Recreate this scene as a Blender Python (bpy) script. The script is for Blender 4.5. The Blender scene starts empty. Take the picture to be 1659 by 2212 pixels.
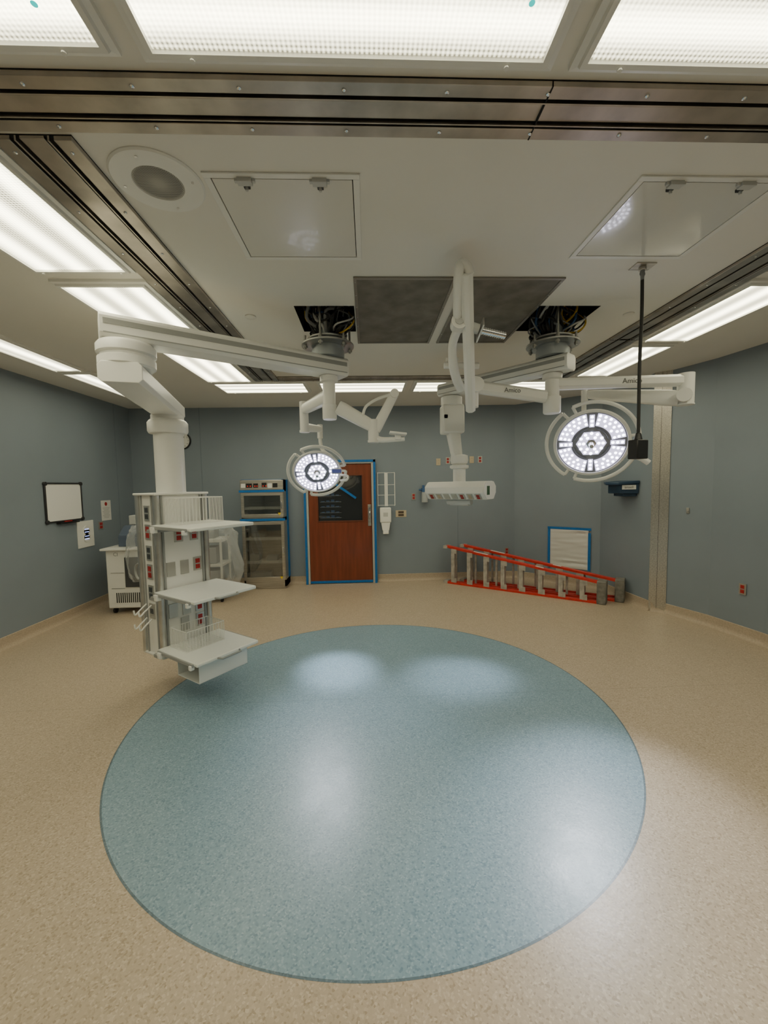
import bpy, math, random
from mathutils import Vector, Matrix, noise
random.seed(7)
V=Vector
H=3.12
# ------------------------------------------------------------------ materials
MATS={}
def M(name,col,rough=.5,metal=0,emit=None,es=0,coat=0,bump=None,var=None,alpha=1,spec=None,aniso=None):
    if name in MATS: return MATS[name]
    m=bpy.data.materials.new(name); m.use_nodes=True; nt=m.node_tree; b=nt.nodes['Principled BSDF']
    b.inputs['Base Color'].default_value=(*col,1); b.inputs['Roughness'].default_value=rough
    b.inputs['Metallic'].default_value=metal; b.inputs['Coat Weight'].default_value=coat
    if emit: b.inputs['Emission Color'].default_value=(*emit,1); b.inputs['Emission Strength'].default_value=es
    tc=nt.nodes.new('ShaderNodeTexCoord')
    if spec is not None: b.inputs['Specular IOR Level'].default_value=spec
    if var:   # (scale, amount) mottling
        n=nt.nodes.new('ShaderNodeTexNoise'); n.inputs['Scale'].default_value=var[0]; n.inputs['Detail'].default_value=5
        mp=nt.nodes.new('ShaderNodeMapping')
        if len(var)>2: mp.inputs['Scale'].default_value=var[2]
        nt.links.new(tc.outputs['Object'],mp.inputs[0]); nt.links.new(mp.outputs[0],n.inputs['Vector'])
        r=nt.nodes.new('ShaderNodeValToRGB'); a=var[1]
        r.color_ramp.elements[0].position=.3; r.color_ramp.elements[1].position=.7
        r.color_ramp.elements[0].color=(*[c*(1-a) for c in col],1); r.color_ramp.elements[1].color=(*[min(1,c*(1+a)) for c in col],1)
        nt.links.new(n.outputs['Fac'],r.inputs[0]); nt.links.new(r.outputs[0],b.inputs['Base Color'])
    if bump:
        n=nt.nodes.new('ShaderNodeTexNoise'); n.inputs['Scale'].default_value=bump[0]; n.inputs['Detail'].default_value=3
        bp=nt.nodes.new('ShaderNodeBump'); bp.inputs['Strength'].default_value=bump[1]; bp.inputs['Distance'].default_value=.01
        nt.links.new(tc.outputs['Object'],n.inputs['Vector']); nt.links.new(n.outputs['Fac'],bp.inputs['Height']); nt.links.new(bp.outputs[0],b.inputs['Normal'])
    MATS[name]=m; return m
WALL=M('wall_paint',(.235,.28,.33),.5,var=(1.2,.05),bump=(60,.04))
CEIL=M('ceiling_paint',(.82,.805,.75),.6,var=(.8,.03))
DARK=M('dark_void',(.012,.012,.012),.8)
WHITE=M('white_enamel',(.84,.84,.81),.32,var=(3,.02))
WHITE2=M('white_plastic',(.86,.86,.83),.4)
SHELF=M('shelf_white',(.84,.86,.82),.35)
GREY=M('grey_trim',(.33,.34,.34),.4)
STRIPE=M('arm_stripe_grey',(.34,.35,.34),.4)
LGREY=M('light_grey',(.55,.56,.55),.4)
ALU=M('aluminium',(.62,.62,.60),.35,1,var=(8,.12))
STEEL=M('brushed_steel',(.58,.55,.50),.34,1,var=(3,.2,(1,30,30)))
RAILS=M('brushed_rail_steel',(.47,.43,.385),.36,1,var=(4,.28,(1.2,1.2,1)))
CHROME=M('chrome',(.75,.75,.75),.18,1)
BLACK=M('black_plastic',(.015,.015,.016),.4)
BLACKR=M('black_rubber',(.02,.02,.02),.6)
RED=M('red_receptacle',(.42,.02,.02),.4)
REDF=M('red_fiberglass',(.60,.03,.02),.4,var=(20,.15))
IVORY=M('ivory_plate',(.60,.50,.36),.4)
BLUET=M('blue_painter_tape',(.01,.15,.48),.6,var=(30,.12))
NAVY=M('navy_plastic',(.02,.05,.10),.4)
YEL=M('yellow_cable',(.65,.42,.03),.5)
WIREB=M('blue_cable',(.05,.13,.3),.5)
WIREG=M('grey_cable',(.25,.26,.27),.5)
WIREW=M('white_cable',(.6,.6,.58),.5)
GLASSD=M('dark_glass',(.02,.022,.025),.06,coat=1)
VENT=M('vent_panel',(.19,.178,.155),.5,.1,var=(6,.3),bump=(30,.1))
PAPER=M('paper',(.75,.75,.74),.8)
WB=M('whiteboard_surface',(.86,.86,.86),.2)
TILE=M('ladder_step_alu',(.50,.47,.43),.5,.4,var=(12,.25))
GLOSSW=M('access_panel_white',(.76,.755,.71),.28,coat=.1)
GLOSSW2=M('access_panel_gloss_white',(.74,.735,.69),.12,coat=.5)
LBLUE=M('backlit_blue',(.3,.4,.8),.4,emit=(.35,.45,1),es=2)
CYAN=M('cyan_marker',(.0,.5,.5),.5,emit=(0,.5,.45),es=1.5)
WOOD=M('door_wood',(.20,.045,.017),.35,var=(2.5,.20,(7,1,.6)),coat=.2)
# emissive prismatic diffuser with tubes behind
def diff(name,axis,st):
    m=bpy.data.materials.new(name); m.use_nodes=True; nt=m.node_tree; b=nt.nodes['Principled BSDF']
    b.inputs['Base Color'].default_value=(.6,.6,.5,1); b.inputs['Roughness'].default_value=.3
    tc=nt.nodes.new('ShaderNodeTexCoord'); sx=nt.nodes.new('ShaderNodeSeparateXYZ'); nt.links.new(tc.outputs['Object'],sx.inputs[0])
    def mth(op,a,bb=None):
        n=nt.nodes.new('ShaderNodeMath'); n.operation=op
        if hasattr(a,'links'): nt.links.new(a,n.inputs[0])
        else: n.inputs[0].default_value=a
        if bb is not None:
            if hasattr(bb,'links'): nt.links.new(bb,n.inputs[1])
            else: n.inputs[1].default_value=bb
        return n.outputs[0]
    across=sx.outputs['XY'.index(axis)]; along=sx.outputs[1-'XY'.index(axis)]
    tube=mth('POWER',mth('ABSOLUTE',mth('SINE',mth('ADD',mth('MULTIPLY',across,15.7),1.57))),3.0)
    f1=mth('SINE',mth('MULTIPLY',across,420)); f2=mth('SINE',mth('MULTIPLY',along,420))
    grid=mth('MULTIPLY',mth('ADD',f1,f2),.14)
    s=mth('ADD',mth('ADD',mth('MULTIPLY',tube,1.15),.30),grid)
    s=mth('MULTIPLY',s,st)
    b.inputs['Emission Color'].default_value=(1,.935,.65,1)
    nt.links.new(s,b.inputs['Emission Strength']); return m
DX=diff('diffuser_tubes_lengthwise','X',6.8)
DY=diff('diffuser_tubes_crosswise','Y',6.8)
LED=M('led_emitter',(.8,.8,.9),.2,emit=(.86,.86,1.0),es=13)
LENS=M('led_lens_panel',(.5,.5,.55),.25,emit=(.62,.58,.82),es=2.0,var=(40,.3))
def floormat():
    m=bpy.data.materials.new('speckled_vinyl_floor'); m.use_nodes=True; nt=m.node_tree; b=nt.nodes['Principled BSDF']
    L=nt.links; N=nt.nodes.new
    g=N('ShaderNodeNewGeometry')
    def mth(op,a,bb=None,c=None):
        n=N('ShaderNodeMath'); n.operation=op
        for i,x in enumerate((a,bb,c)):
            if x is None: continue
            if hasattr(x,'links'): L.new(x,n.inputs[i])
            else: n.inputs[i].default_value=x
        return n.outputs[0]
    sub=N('ShaderNodeVectorMath'); sub.operation='DISTANCE'; L.new(g.outputs['Position'],sub.inputs[0]); sub.inputs[1].default_value=(.03,3.11,0)
    d=sub.outputs['Value']; mask=mth('LESS_THAN',d,1.81)
    def flecks(base,dark,light,scale):
        v=N('ShaderNodeTexVoronoi'); v.voronoi_dimensions='2D'; v.inputs['Scale'].default_value=scale; L.new(g.outputs['Position'],v.inputs['Vector'])
        sep=N('ShaderNodeSeparateColor'); L.new(v.outputs['Color'],sep.inputs[0])
        r=N('ShaderNodeValToRGB'); r.color_ramp.interpolation='LINEAR'
        e=r.color_ramp.elements; e[0].position=0; e[0].color=(*dark,1); e[1].position=.25; e[1].color=(*[c*.97 for c in base],1)
        x=e.new(.75); x.color=(*[c*1.03 for c in base],1)
        x=e.new(1.0); x.color=(*light,1)
        L.new(sep.outputs[0],r.inputs[0]); return r.outputs[0]
    tan=flecks((.485,.395,.297),(.365,.285,.20),(.60,.51,.40),140)
    blue=flecks((.232,.345,.425),(.155,.25,.325),(.335,.45,.525),140)
    mx=N('ShaderNodeMix'); mx.data_type='RGBA'; L.new(mask,mx.inputs[0]); L.new(tan,mx.inputs[6]); L.new(blue,mx.inputs[7])
    n=N('ShaderNodeTexNoise'); n.inputs['Scale'].default_value=.9; n.inputs['Detail'].default_value=2; L.new(g.outputs['Position'],n.inputs['Vector'])
    k=mth('ADD',mth('MULTIPLY',n.outputs['Fac'],.12),.94)
    edge=mth('LESS_THAN',mth('ABSOLUTE',mth('SUBTRACT',d,1.806)),.005)
    sx=N('ShaderNodeSeparateXYZ'); L.new(g.outputs['Position'],sx.inputs[0])
    seam=mth('LESS_THAN',mth('ABSOLUTE',mth('SUBTRACT',sx.outputs[1],3.2)),.0016)
    k=mth('MULTIPLY',k,mth('SUBTRACT',1,mth('MULTIPLY',edge,.5)))
    k=mth('MULTIPLY',k,mth('SUBTRACT',1,mth('MULTIPLY',seam,.35)))
    vm=N('ShaderNodeVectorMath'); vm.operation='SCALE'; L.new(mx.outputs[2],vm.inputs[0]); L.new(k,vm.inputs['Scale'])
    L.new(vm.outputs[0],b.inputs['Base Color'])
    n2=N('ShaderNodeTexNoise'); n2.inputs['Scale'].default_value=5; n2.inputs['Detail'].default_value=3; L.new(g.outputs['Position'],n2.inputs['Vector'])
    L.new(mth('ADD',mth('MULTIPLY',n2.outputs['Fac'],.16),.27),b.inputs['Roughness'])
    n3=N('ShaderNodeTexNoise'); n3.inputs['Scale'].default_value=45; L.new(g.outputs['Position'],n3.inputs['Vector'])
    bp=N('ShaderNodeBump'); bp.inputs['Strength'].default_value=.12; bp.inputs['Distance'].default_value=.004
    L.new(n3.outputs['Fac'],bp.inputs['Height']); L.new(bp.outputs[0],b.inputs['Normal'])
    return m
FLOOR=floormat()
COVE=M('cove_base_tan',(.46,.375,.285),.45,var=(60,.12))
def plasticmat():
    m=bpy.data.materials.new('clear_plastic_sheet'); m.use_nodes=True; nt=m.node_tree
    b=nt.nodes['Principled BSDF']; b.inputs['Base Color'].default_value=(.75,.78,.8,1); b.inputs['Roughness'].default_value=.18
    t=nt.nodes.new('ShaderNodeBsdfTransparent'); mx=nt.nodes.new('ShaderNodeMixShader')
    lw=nt.nodes.new('ShaderNodeLayerWeight'); lw.inputs[0].default_value=.35
    mm=nt.nodes.new('ShaderNodeMath'); mm.operation='MULTIPLY_ADD'; mm.inputs[1].default_value=.55; mm.inputs[2].default_value=.15
    nt.links.new(lw.outputs['Facing'],mm.inputs[0]); nt.links.new(mm.outputs[0],mx.inputs[0])
    nt.links.new(t.outputs[0],mx.inputs[1]); nt.links.new(b.outputs[0],mx.inputs[2])
    nt.links.new(mx.outputs[0],nt.nodes['Material Output'].inputs[0]); return m
PLASTIC=plasticmat()
# ------------------------------------------------------------------ builders
COL=bpy.context.collection
WP={}
SPLIT={'screws','corner_profile','equipment_rail','latch','indicator','display','caster','lit_button','warning_triangle','shelf_edge','stored_linen','threaded_rods','shelf_rail','rail_end_bracket','cord_hook','end_cap','blue_tape','rear_brace','foot','warning_label','stored_units','top_module','label_plate','inner_lip','vent_slots','front_rails','rear_rails','side_stripe','swivel','hands','grip_ring','frame_corner','storage_racks','button_housing'}
RENAME={'screws':'screw','threaded_rods':'threaded_rod','stored_units':'stored_unit','vent_slots':'vent_slot','front_rails':'front_rail','rear_rails':'rear_rail','hands':'clock_hand','storage_racks':'rack_shelf','lit_button':'lit_button'}
def frame(p,n,upv=None):
    z=V(n).normalized(); upv=V(upv) if upv else (V((0,0,1)) if abs(z.z)<.95 else V((0,1,0)))
    x=upv.cross(z).normalized(); y=z.cross(x)
    return Matrix(((x.x,y.x,z.x,p[0]),(x.y,y.y,z.y,p[1]),(x.z,y.z,z.z,p[2]),(0,0,0,1)))
class MB:
    def __init__(s,M=None): s.v=[];s.f=[];s.m=[];s.M=M or Matrix(); s.r=[]
    def add(s,vs,fs,mi=0):
        o=len(s.v); s.v+=[s.M@V(x) for x in vs]; s.r.append((o,len(s.v),len(s.f),len(s.f)+len(fs))); s.f+=[[i+o for i in f] for f in fs]; s.m+=[mi]*len(fs)
    def box(s,c,d,mi=0,L=None):
        x,y,z=[a/2 for a in d]; vs=[V((i*x,j*y,k*z)) for i in(-1,1) for j in(-1,1) for k in(-1,1)]
        if L is not None: vs=[L@w for w in vs]
        vs=[w+V(c) for w in vs]
        s.add(vs,[(0,1,3,2),(4,6,7,5),(0,4,5,1),(2,3,7,6),(0,2,6,4),(1,5,7,3)],mi); return s
    def b(s,x0,x1,y0,y1,z0,z1,mi=0): return s.box(((x0+x1)/2,(y0+y1)/2,(z0+z1)/2),(x1-x0,y1-y0,z1-z0),mi)
    def cyl(s,p0,p1,r0,r1=None,n=28,mi=0,cap=True):
        r1=r0 if r1 is None else r1; p0=V(p0);p1=V(p1); F=frame((0,0,0),p1-p0)
        vs=[];
        for p,r in((p0,r0),(p1,r1)):
            for i in range(n):
                a=2*math.pi*i/n; vs.append(p+F@V((r*math.cos(a),r*math.sin(a),0)))
        fs=[(i,(i+1)%n,n+(i+1)%n,n+i) for i in range(n)]
        if cap: fs+=[list(range(n))[::-1],list(range(n,2*n))]
        s.add(vs,fs,mi); return s
    def lathe(s,p,n,prof,seg=48,mi=0,a0=0,a1=2*math.pi):
        F=frame(p,n); vs=[]; full=abs(a1-a0-2*math.pi)<1e-6; k=seg if full else seg+1
        for i in range(k):
            a=a0+(a1-a0)*i/seg
            for r,z in prof: vs.append(F@V((r*math.cos(a),r*math.sin(a),z)))
        m=len(prof); fs=[]
        for i in range(seg):
            j=(i+1)%k
            for q in range(m-1): fs.append((i*m+q,j*m+q,j*m+q+1,i*m+q+1))
        s.add(vs,fs,mi); return s
    def torus(s,p,n,R,r,a0=0,a1=2*math.pi,seg=64,t=10,mi=0):
        F=frame(p,n); pts=[F@V((R*math.cos(a0+(a1-a0)*i/seg),R*math.sin(a0+(a1-a0)*i/seg),0)) for i in range(seg+1)]
        return s.tube(pts,r,t,mi)
    def tube(s,pts,r,n=10,mi=0,smooth=0):
        pts=[V(p) for p in pts]
        if smooth:
            q=[pts[0]]+pts+[pts[-1]]; out=[]
            for i in range(1,len(q)-2):
                for k in range(smooth):
                    t=k/smooth; a,b,c,d=q[i-1],q[i],q[i+1],q[i+2]
                    out.append(.5*((2*b)+(c-a)*t+(2*a-5*b+4*c-d)*t*t+(3*b-a-3*c+d)*t**3))
            out.append(pts[-1]); pts=out
        rs=r if isinstance(r,(list,tuple)) else None
        T=(pts[1]-pts[0]).normalized(); x=T.orthogonal().normalized(); vs=[]
        for i,p in enumerate(pts):
            T2=(pts[min(i+1,len(pts)-1)]-pts[max(i-1,0)]).normalized()
            x=(x-T2*x.dot(T2)).normalized(); y=T2.cross(x)
            rr=rs[0]+(rs[1]-rs[0])*i/(len(pts)-1) if rs else r
            for k in range(n):
                a=2*math.pi*k/n; vs.append(p+x*rr*math.cos(a)+y*rr*math.sin(a))
        fs=[]
        for i in range(len(pts)-1):
            for k in range(n): fs.append((i*n+k,i*n+(k+1)%n,(i+1)*n+(k+1)%n,(i+1)*n+k))
        fs+=[list(range(n))[::-1],[(len(pts)-1)*n+k for k in range(n)]]
        s.add(vs,fs,mi); return s
    def prism(s,poly,vec,mi=0):
        n=len(poly); vs=[V(p) for p in poly]+[V(p)+V(vec) for p in poly]
        s.add(vs,[list(range(n))[::-1],list(range(n,2*n))]+[(i,(i+1)%n,n+(i+1)%n,n+i) for i in range(n)],mi); return s
    def obj(s,name,parent,mats,bevel=0,label=None,smooth=True,kind=None):
        if name in SPLIT and parent is not None and len(s.r)>1:
            bb=[]
            for r in s.r:
                vs=s.v[r[0]:r[1]]; bb.append(([min(v[i] for v in vs)-.0006 for i in range(3)],[max(v[i] for v in vs)+.0006 for i in range(3)]))
            g=list(range(len(s.r)))
            def find(a):
                while g[a]!=a: a=g[a]
                return a
            for i in range(len(bb)):
                for j in range(i):
                    if all(bb[i][0][k]<=bb[j][1][k] and bb[j][0][k]<=bb[i][1][k] for k in range(3)): g[find(i)]=find(j)
            roots={}
            for i in range(len(bb)): roots.setdefault(find(i),[]).append(i)
            if len(roots)>1:
                o=None
                for ids in roots.values():
                    m=MB()
                    for i in ids:
                        a,b_,c,d=s.r[i]; off=len(m.v)-a; m.v+=s.v[a:b_]; m.f+=[[q+off for q in f] for f in s.f[c:d]]; m.m+=s.m[c:d]
                    m.r=[0]; o=m.obj(name,parent,mats,bevel,label,smooth,kind)
                return o
        name=RENAME.get(name,name)
        if not isinstance(mats,(list,tuple)): mats=[mats]
        lo=V([min(v[i] for v in s.v) for i in range(3)]); hi=V([max(v[i] for v in s.v) for i in range(3)]); c=(lo+hi)/2
        if parent is None: c=V((c.x,c.y,lo.z))
        me=bpy.data.meshes.new(name); me.from_pydata([v-c for v in s.v],[],s.f)
        for m in mats: me.materials.append(m)
        for p,mi in zip(me.polygons,s.m): p.material_index=mi; p.use_smooth=smooth
        import bmesh
        bm=bmesh.new(); bm.from_mesh(me); bmesh.ops.recalc_face_normals(bm,faces=bm.faces); bm.to_mesh(me); bm.free()
        if smooth: me.set_sharp_from_angle(angle=math.radians(38))
        o=bpy.data.objects.new(name,me); COL.objects.link(o); WP[o.name]=c
        if parent is not None: o.parent=parent; o.location=c-WP[parent.name]
        else: o.location=c
        if bevel:
            md=o.modifiers.new('bevel','BEVEL'); md.width=bevel; md.segments=2; md.limit_method='ANGLE'; md.harden_normals=False
        if label: o['label']=label
        if kind: o['kind']=kind
        return o
def T(name,label,cat,loc,group=None,kind=None):
    e=bpy.data.objects.new(name,None); e.empty_display_size=.1; e.location=loc; COL.objects.link(e); WP[e.name]=V(loc)
    if label: e['label']=label
    if cat: e['category']=cat
    if group: e['group']=group
    if kind: e['kind']=kind
    return e
def solo(o,label,cat,group=None):
    o['label']=label; o['category']=cat
    if group: o['group']=group
    return o
def text(s,parent,name,fr,size,mat,ext=.0006):
    cu=bpy.data.curves.new('t','FONT'); cu.body=s; cu.size=size; cu.extrude=ext; cu.align_x='CENTER'; cu.align_y='CENTER'
    to=bpy.data.objects.new('t',cu); COL.objects.link(to); bpy.context.view_layer.update()
    me=bpy.data.meshes.new_from_object(to.evaluated_get(bpy.context.evaluated_depsgraph_get()))
    bpy.data.objects.remove(to); me.materials.clear(); me.materials.append(mat)
    c=fr.translation.copy(); R=fr.copy(); R.translation=(0,0,0); me.transform(R)
    o=bpy.data.objects.new(name,me); COL.objects.link(o); o.parent=parent; o.location=c-WP[parent.name]; WP[o.name]=c
    return o
def struct(o): o['kind']='structure'; return o
# ------------------------------------------------------------------ room shell
YB=7.18; XL=-4.08; YF=-2.4
outline=[(XL,YF),(XL,YB),(2.64,YB),(3.70,6.27),(3.74,5.14),(3.86,5.04),(4.02,4.55),(4.10,3.95),(4.10,YF)]
names=['wall_left','wall_back','wall_oblique','wall_right_rear','trim_1','wall_right_middle','wall_right_bend','wall_right','wall_front']
for i,nm in enumerate(names):
    a=V((*outline[i],0)); b=V((*outline[(i+1)%len(outline)],0)); d=(b-a).normalized(); nout=V((-d.y,d.x,0))
    mb=MB(); mb.prism([a,b,b+nout*.1,a+nout*.1],(0,0,H))
    struct(mb.obj(nm,None,STEEL if nm=='trim_1' else WALL,smooth=False))
mb=MB(); a=V((3.725,5.16,0)); b=V((3.865,5.03,0)); d=(b-a).normalized(); n=V((d.y,-d.x,0))
mb.prism([a,b,b+n*.012,a+n*.012],(0,0,H)); mb.prism([a+d*.085,a+d*.088,a+d*.088+n*.014,a+d*.085+n*.014],(0,0,H),1)
struct(mb.obj('trim_2',None,[STEEL,DARK],smooth=False))
SEAM=M('seam_strip',(.195,.235,.28),.5); tn=3
for (q) in [(x,x+.012,YB-.004,YB+.01) for x in (-2.9,1.6)]+[(XL-.01,XL+.004,y,y+.012) for y in (2.2,4.45,6.75)]+[(4.096,4.11,y,y+.012) for y in (1.4,2.8)]:
    mb=MB(); mb.b(*q,.12,H); struct(mb.obj('trim_%d'%tn,None,SEAM,smooth=False)); tn+=1
def cove(nm,a,b):
    a=V((*a,0)); b=V((*b,0)); d=(b-a).normalized(); n=V((d.y,-d.x,0))
    prof=[(0,0),(.06,0.001),(.035,.008),(.016,.03),(.01,.06),(.008,.125),(0,.13)]
    poly=[a+n*p+V((0,0,q)) for p,q in prof]; mb=MB(); mb.prism(poly,b-a); struct(mb.obj(nm,None,COVE))
cove('baseboard_left',outline[0],outline[1]); cove('baseboard_back',(XL,YB),(-1.14,YB)); cove('baseboard_back_door_side',(.15,YB),outline[2])
for i,nm in enumerate(['oblique','right_rear','corner','right_middle','right_bend','right']):
    cove('baseboard_'+nm,outline[i+2],outline[i+3])
mb=MB(); mb.add([V((*p,0)) for p in outline]+[V((*p,-.1)) for p in outline],[list(range(len(outline)))[::-1],list(range(len(outline),2*len(outline)))]+[(i,(i+1)%len(outline),len(outline)+(i+1)%len(outline),len(outline)+i) for i in range(len(outline))])
struct(mb.obj('floor',None,FLOOR,smooth=False))
h1=(-.54,-.08,3.2,3.72); h2=(1.30,1.86,3.2,3.72)
xs=sorted([-4.3,4.3,h1[0],h1[1],h2[0],h2[1]]); ys=[YF-.2,3.2,3.72,7.4]
mb=MB()
for i in range(len(xs)-1):
    for j in range(3):
        if j==1 and (xs[i],xs[i+1]) in ((h1[0],h1[1]),(h2[0],h2[1])): continue
        mb.add([(xs[i],ys[j],H),(xs[i+1],ys[j],H),(xs[i+1],ys[j+1],H),(xs[i],ys[j+1],H)],[(0,1,2,3)])
for h in (h1,h2):
    x0,x1,y0,y1=h; z1=H+.5
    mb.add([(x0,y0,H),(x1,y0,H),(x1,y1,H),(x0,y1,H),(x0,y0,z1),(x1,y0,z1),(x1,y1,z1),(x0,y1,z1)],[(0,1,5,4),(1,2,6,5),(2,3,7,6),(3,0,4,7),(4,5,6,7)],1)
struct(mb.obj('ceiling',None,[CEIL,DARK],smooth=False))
# ------------------------------------------------------------------ ceiling steel rails
def rail(label,x0,x1,y0,y1,axis,joints=(),trimr=0):
    e=T('ceiling_rail',label,'ceiling rail',((x0+x1)/2,(y0+y1)/2,H-.03),group='stainless ceiling rails')
    def seg(nm,f0,f1,z0,z1,mat,bev=.002):
        mb=MB()
        if axis=='x': mb.b(x0,x1,y0+(y1-y0)*f0,y0+(y1-y0)*f1,z0,z1)
        else: mb.b(x0+(x1-x0)*f0,x0+(x1-x0)*f1,y0,y1,z0,z1)
        return mb.obj(nm,e,mat,bevel=bev)
    seg('channel_back',0,1,H-.004,H,DARK,0)
    seg('flange',0,.225,H-.022,H-.004,RAILS); seg('flange',.775,1,H-.022,H-.004,RAILS)
    seg('inner_lip',.28,.305,H-.024,H-.004,RAILS,.001); seg('inner_lip',.695,.72,H-.024,H-.004,RAILS,.001)
    seg('cover_plate',.345,.655,H-.016,H-.004,RAILS)
    mb=MB(); Lg=(x1-x0) if axis=='x' else (y1-y0); k=max(2,int(Lg/.36))
    for i in range(k+1):
        t=.06+(Lg-.12)*i/k
        for f in (.13,.87):
            p=(x0+t,y0+(y1-y0)*f,H-.022) if axis=='x' else (x0+(x1-x0)*f,y0+t,H-.022)
            mb.lathe(p,(0,0,-1),[(.0085,0),(.0075,.003),(.004,.005),(0,.0055)],14)
    mb.obj('screws',e,CHROME)
    for j in joints:
        mb=MB()
        if axis=='x': mb.b(j-.0025,j+.0025,y0,y1,H-.0235,H-.004)
        else: mb.b(x0,x1,j-.0025,j+.0025,H-.0235,H-.004)
        mb.obj('joint_gap',e,DARK)
    return e
rail('long brushed stainless ceiling rail beside the fluorescent panels',-2.6,3.2,1.45,1.665,'x',joints=(.66,))
rail('brushed stainless ceiling rail with dark grooves and screws',-1.42,-1.12,1.70,5.36,'y',joints=(3.9,))
rail('brushed stainless ceiling rail with dark grooves and screws',2.36,2.64,1.70,5.36,'y',joints=(3.9,))
rail('short-side stainless ceiling rail above the rear fixtures',-1.11,2.35,5.20,5.36,'x')
# ------------------------------------------------------------------ fluorescent fixtures
def fixture(x0,x1,y0,y1,mat,label,fw=.045,marks=()):
    e=T('ceiling_light',label,'ceiling light',((x0+x1)/2,(y0+y1)/2,H-.04),group='fluorescent ceiling lights')
    mb=MB()
    def ring(a,b,z0,z1):
        o=[(x0+a,y0+a),(x1-a,y0+a),(x1-a,y1-a),(x0+a,y1-a)]; i=[(x0+b,y0+b),(x1-b,y0+b),(x1-b,y1-b),(x0+b,y1-b)]
        vs=[(*p,z0) for p in o]+[(*p,z1) for p in i]; mb.add(vs,[(k,(k+1)%4,4+(k+1)%4,4+k) for k in range(4)])
    ring(0,0,H,H-.018); ring(0,fw*.45,H-.018,H-.022); ring(fw*.45,fw*.55,H-.022,H-.034); ring(fw*.55,fw*.95,H-.034,H-.034); ring(fw*.95,fw,H-.034,H-.02)
    mb.obj('housing_frame',e,WHITE,smooth=False)
    mb=MB(); mb.b(x0+fw,x1-fw,y0+fw,y1-fw,H-.022,H-.012); mb.obj('diffuser',e,mat,smooth=False)
    mb=MB()
    for t in (.12,.88):
        mb.cyl((x0+(x1-x0)*t,y1-fw*.6,H-.033),(x0+(x1-x0)*t,y1-fw*.6,H-.040),.008,n=12)
    mb.obj('latch',e,WHITE2)
    for (mx,my) in marks:
        mb=MB(); mb.cyl((mx,my,H-.0222),(mx,my,H-.0228),.009,n=14); mb.obj('marker_dot',e,CYAN)
big='wide fluorescent ceiling panel with ribbed acrylic diffuser'
fixture(-.68,.63,.72,1.405,DY,big,marks=((.49,1.215),)); fixture(-2.06,-.745,.72,1.39,DY,big,marks=((-.90,1.25),)); fixture(.69,2.0,.72,1.405,DY,big)
side='long fluorescent ceiling panel beside the stainless rail'
for (a,b,c,d) in ((-2.05,-1.43,1.70,2.69),(-2.05,-1.43,2.80,4.03),(-2.05,-1.43,4.14,5.36),(2.66,3.17,1.70,2.66),(2.66,3.17,2.77,3.94),(2.66,3.14,4.03,5.20)):  # nearest right-hand panel is out of view, included for its light
    fixture(a,b,c,d,DX,side)
for (c,d) in ((2.20,3.47),(3.55,4.82),(4.90,6.15)): fixture(-3.54,-3.19,c,d,DX,'narrow fluorescent ceiling panel near the wall',fw=.03)  # nearest narrow panel is unseen, added for extra room light
for (a,b) in ((-2.02,-.79),(-.65,.56),(.64,1.85),(1.93,2.95)): fixture(a,b,5.40,5.98,DY,'fluorescent ceiling panel near the rear wall')
for (a,b,c,d) in ((-2.9,-2.2,-1.2,1.3),(2.2,2.9,-1.2,1.3)): fixture(a,b,c,d,DX,side)  # two invented panels out of view, added to brighten the room
# ------------------------------------------------------------------ ceiling items
e=T('ceiling_speaker','round white ceiling speaker with perforated grey grille','speaker',(-.91,1.94,H-.02))
MB().lathe((-.91,1.94,H),(0,0,-1),[(.193,0),(.193,.004),(.186,.010),(.12,.012),(.106,.010),(.104,.004)],64).obj('speaker_ring',e,WHITE2)
def grillemat():
    m=bpy.data.materials.new('perforated_grille'); m.use_nodes=True; nt=m.node_tree; b=nt.nodes['Principled BSDF']
    v=nt.nodes.new('ShaderNodeTexVoronoi'); v.inputs['Scale'].default_value=150; v.inputs['Randomness'].default_value=0
    tc=nt.nodes.new('ShaderNodeTexCoord'); nt.links.new(tc.outputs['Object'],v.inputs['Vector'])
    r=nt.nodes.new('ShaderNodeValToRGB'); r.color_ramp.elements[0].position=.3; r.color_ramp.elements[0].color=(.03,.03,.03,1); r.color_ramp.elements[1].position=.42; r.color_ramp.elements[1].color=(.42,.41,.38,1)
    nt.links.new(v.outputs['Distance'],r.inputs[0]); nt.links.new(r.outputs[0],b.inputs['Base Color']); return m
MB().lathe((-.91,1.94,H-.004),(0,0,-1),[(.104,0),(.09,.003),(.0,.006)],48).obj('speaker_grille',e,grillemat())
mb=MB()
for a in (45,135,225,315):
    a=math.radians(a+40); mb.cyl((-.91+.155*math.cos(a),1.94+.155*math.sin(a),H-.010),(-.91+.155*math.cos(a),1.94+.155*math.sin(a),H-.015),.006,n=10)
mb.obj('screws',e,CHROME)
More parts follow.
